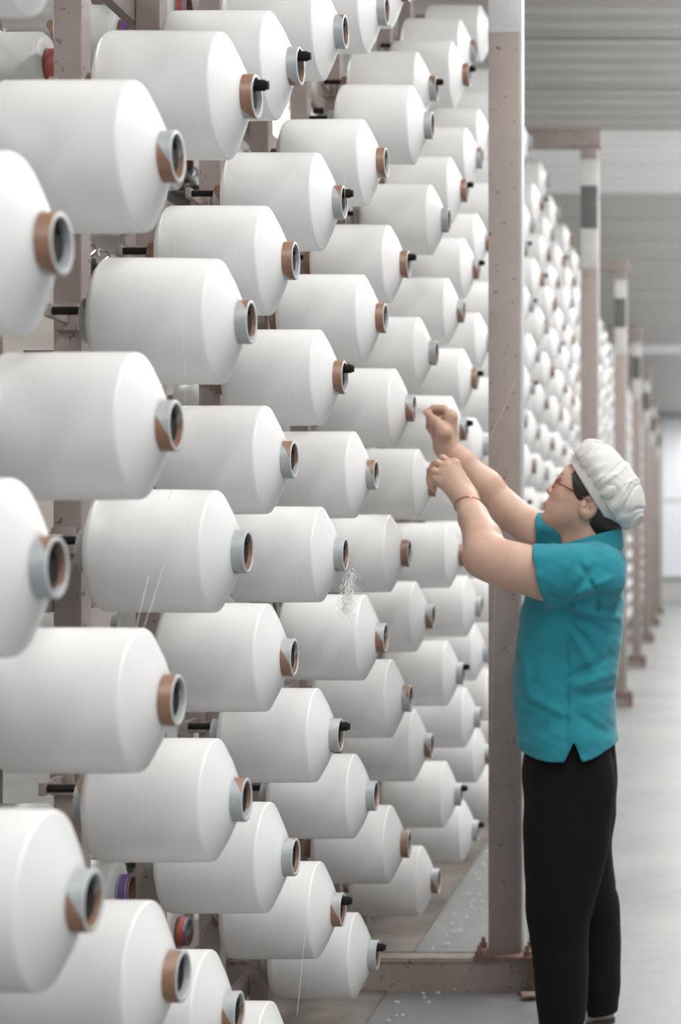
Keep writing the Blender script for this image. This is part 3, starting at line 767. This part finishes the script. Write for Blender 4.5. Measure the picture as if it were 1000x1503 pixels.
# cap
bd = np.array((65, 0, -103.0)); bd /= np.linalg.norm(bd); bp = np.array((103.0, 0, 65)); bp /= np.linalg.norm(bp)
CB = np.array(P(870, 727)); CM = np.array([bd, sd, bp])
def cp(a, p, s_=0.0): return CB+bd*(a*PX)+bp*(p*PX)+sd*s_
A = Field((XX(820), WY-.17, ZZ(800)), (XX(965), WY+.17, ZZ(635)), .0026)
A.ell(cp(-2, 28), (.127, .118, .066), CM, .01)
A.ell(cp(-33, 27), (.066, .096, .056), CM, .03); A.ell(cp(34, 31), (.072, .098, .060), CM, .03); A.ell(cp(4, 38), (.090, .09, .054), CM, .03)
sl, x, y, z = A.win(A.lo, A.lo+A.h*A.n, 0)
def cfold(x, y, z):
    a = (x-CB[0])*bd[0]+(z-CB[2])*bd[2]; p = (x-CB[0])*bp[0]+(z-CB[2])*bp[2]; yy = y-WY
    ang = np.arctan2(yy, a); w = np.clip(1-(p/PX-12)/40, 0, 1)
    g = .0026*w*np.sin(ang*19+2.0*noise3(x, y, z, 21, 6, 18))
    def ridge(v, s_): return np.exp(-(v/s_)**2)
    def an(sa, sp, sy, seed): return noise3(a*sa+p*8, p*sp-a*10, yy*sy, seed, 7, 1.0)
    v1 = an(34, 16, 26, 31); v2 = an(40, 20, 22, 37); v3 = an(60, 26, 46, 41)
    return g+.0046*ridge(v1, .13)-.0036*ridge(v2-.35, .13)+.0050*ridge(v2+.5, .13)-.0016*ridge(v1-.8, .16)-.0018*ridge(v3, .2)+.0034*an(24, 11, 24, 43)
A.displace(cfold)
A.d[sl] = np.maximum(A.d[sl], -((x-CB[0])*bp[0]+(z-CB[2])*bp[2]-11.5*PX).astype(np.float32))
cap = child('cap', A.mesh('cap', CAPM, 2))
G = Field((XX(815), WY-.13, ZZ(800)), (XX(945), WY+.13, ZZ(640)), .0026)
sl, x, y, z = G.win(G.lo, G.lo+G.h*G.n, 0)
a = ((x-CB[0])*bd[0]+(z-CB[2])*bd[2])/PX; p = ((x-CB[0])*bp[0]+(z-CB[2])*bp[2])/PX
q = np.sqrt(((a+1)/(59+p*.25))**2+((y-WY)/(.0895+p*PX*.3))**2)
e = (np.abs(q-1)-.028)*.085
G.d[sl] = np.maximum(e, np.maximum(-p-1+.0*a, p-15)*PX*.9).astype(np.float32)
obj('cap_band', G.mesh('cap_band', CAPM, 1), cap)
# glasses
GL = plain('red_brown_glasses', (.26, .045, .02), .25)
gl_ = MB()
for q in (-1, 1):
    gl_.tube([H(.104, .028, .054*q), H(.085, .0285, .067*q), H(.04, .026, .076*q), H(.0, .020, .079*q)], .0023, 8)
    pts = [H(.108-.012*abs(math.sin(t))*0, .024+.0150*math.sin(t), (.031+.0225*math.cos(t))*q) for t in np.linspace(0, 2*math.pi, 25)]
    gl_.tube(pts, .0017, 6)
gl_.tube([H(.108, .029, -.009), H(.1105, .031, 0), H(.108, .029, .009)], .0015, 6)
gl_o = child('glasses', gl_.mesh('glasses', GL, True))
LENS = plain('lens', (.95, .97, .97), .02, 0, Transmission_Weight=1.0, IOR=1.02)
for q in (-1, 1):
    ln = MB(); M4 = Matrix.Translation(Vector(H(.108, .024, .031*q))) @ Matrix(((fwd[0], 0, up_[0]), (0, 1, 0), (fwd[2], 0, up_[2]))).to_4x4() @ Matrix.Rotation(math.pi/2, 4, 'Y') @ Matrix.Diagonal((.0150, .0225, 1, 1))
    bmesh.ops.create_cone(ln.bm, cap_ends=True, segments=24, radius1=1, radius2=1, depth=.001, matrix=M4)
    obj('lens', ln.mesh('lens', LENS, False), gl_o)
# bracelet and ring
GOLD = plain('rose_gold', (.62, .36, .26), .25, .85)
ax = (WL-EL)/np.linalg.norm(WL-EL); u_ = np.cross(ax, (0, 1, 0)); u_ /= np.linalg.norm(u_); v_ = np.cross(ax, u_); c0 = WL-ax*.018
br = MB().tube([c0+(u_*math.cos(t)+v_*math.sin(t))*.0365+ax*.008*math.cos(t) for t in np.linspace(0, 2*math.pi, 33)], .0022, 8).mesh('bracelet', GOLD, True)
child('bracelet', br)
k0 = lk[2]*.45+np.array(P(638, 688, .0))*.55; ax = np.array(P(638, 688, .0))-lk[2]; ax /= np.linalg.norm(ax); u_ = np.cross(ax, (0, 1, 0)); u_ /= np.linalg.norm(u_); v_ = np.cross(ax, u_)
child('ring', MB().tube([k0+(u_*math.cos(t)+v_*math.sin(t))*.0106 for t in np.linspace(0, 2*math.pi, 25)], .0014, 6).mesh('ring', CHROME, True))

# ------------------------------------------------------------------ loose threads, lint, scraps
THREAD = plain('thread', (.85, .85, .84), .5)
def sag(a, b, n=14, wob=.004, seed=0, drop=0):
    q = random.Random(seed); a, b = Vector(a), Vector(b)
    return [a.lerp(b, t/n)+Vector((q.uniform(-wob, wob), q.uniform(-wob, wob), -drop*4*(t/n)*(1-t/n))) for t in range(n+1)]
def fluff(name, a, b, n, r, ln, seed, label, thick=.0004):
    q = random.Random(seed); m = MB(); a, b = Vector(a), Vector(b)
    for k in range(n):
        t = q.random()**.6; w = r*(.35+.9*t)
        p = a.lerp(b, t*.8)+Vector((q.gauss(0, w), q.gauss(0, w), q.gauss(0, w))); pts = [p]; d = ((b-a).normalized()+Vector((q.gauss(0, .6), q.gauss(0, .6), q.gauss(0, .5)))).normalized()
        for _ in range(8):
            d = (d+(b-a).normalized()*.12+Vector((q.gauss(0, .28), q.gauss(0, .28), q.gauss(0, .28)))).normalized(); pts.append(pts[-1]+d*ln)
        m.tube(pts, thick, 3)
    return tag(m.build(name, THREAD), label, 'lint')
Yc = colY(4)
fluff('yarn_tangle', at(517, 830, Yc-.03), at(506, 908, Yc-.06), 170, .0085, .0036, 3, 'tangle of loose white yarn hanging from a grey tube end')
fluff('yarn_tuft', at(604, 600, colY(6)-.02), at(624, 603, WY+.17), 130, .006, .003, 4, 'white tuft of yarn pinched between her fingers and a grey tube end')
threads = [((265, 660, colY(1)-.04), (247, 735, colY(2)-.14), 'below the grey tube end in second column'), ((218, 845, 2.9), (196, 935, 2.75), 'across the bobbin in third column'),
  ((240, 830, 2.9), (208, 930, 2.74), 'leaning beside another thread on third column'), ((337, 355, 2.3), (400, 470, 2.85), 'slanting behind the front upper bobbins'),
  ((452, 1330, 3.75), (436, 1490, 3.6), 'trailing down to the lowest bobbins'), ((705, 960, 4.9), (725, 1000, 5.05), 'near the foot of the brown post'),
  ((268, 455, 2.9), (272, 590, 2.9), 'hanging straight below the third column bobbin'), ((506, 255, 3.95), (508, 330, 3.9), 'hanging over the fifth column bobbin'),
  ((730, 720, 5.08), (722, 1080, 5.1), 'hanging along the near brown post'), ((716, 650, 5.05), (757, 560, 5.08), 'slanting across the near brown post')]
for k, (a, b, lab) in enumerate(threads):
    o = MB().tube(sag(at(*a), at(*b), 14, .0007, k, .003), .00026, 5).build('loose_thread', THREAD); tag(o, 'thin loose white thread '+lab, 'thread', 'loose threads')
m = MB(); q = random.Random(9)
for k in range(150):
    X = -.86+abs(q.gauss(0, .11)); Y = q.uniform(3.6, 7.5)
    if k > 110: X = q.uniform(-.8, .6); Y = q.uniform(3.4, 9)
    a = q.uniform(0, 6.3); L = q.uniform(.003, .010); p = Vector((X, Y, .011))
    m.tube([p, p+Vector((math.cos(a)*L, math.sin(a)*L, .003)), p+Vector((math.cos(a+.8)*L*2, math.sin(a+.8)*L*2, 0))], q.uniform(.0012, .003), 5)
tag(m.build('lint_scraps', THREAD), 'white yarn scraps scattered on the grey floor beside the rack', 'scraps', kind='stuff')
CHIP = mottled('cardboard', (.30, .22, .17), (.38, .30, .24), 20, .8, bump=0)
ch_ = MB(); ch_.box(-.055, .055, -.02, .02, 0, .006, .002)
o = ch_.build('cardboard_scrap', CHIP, loc=(-.437, 5.03, .010)); o.rotation_euler = (.1, .06, .25); tag(o, 'small torn brown scrap lying at the end of the base beam', 'scrap')
for k, (x_, y_, a_) in enumerate(((-.405, 5.005, .8), (-.475, 5.06, -.5))):
    o = MB().box(-.028, .028, -.012, .012, 0, .008, .002).build('rust_flake', RUST, loc=(x_, y_, .0)); o.rotation_euler.z = a_
    tag(o, ('rusty flake on the floor past the end of the base beam', 'rusty flake tucked against the foot of the base beam')[k], 'scrap')

# ---- END
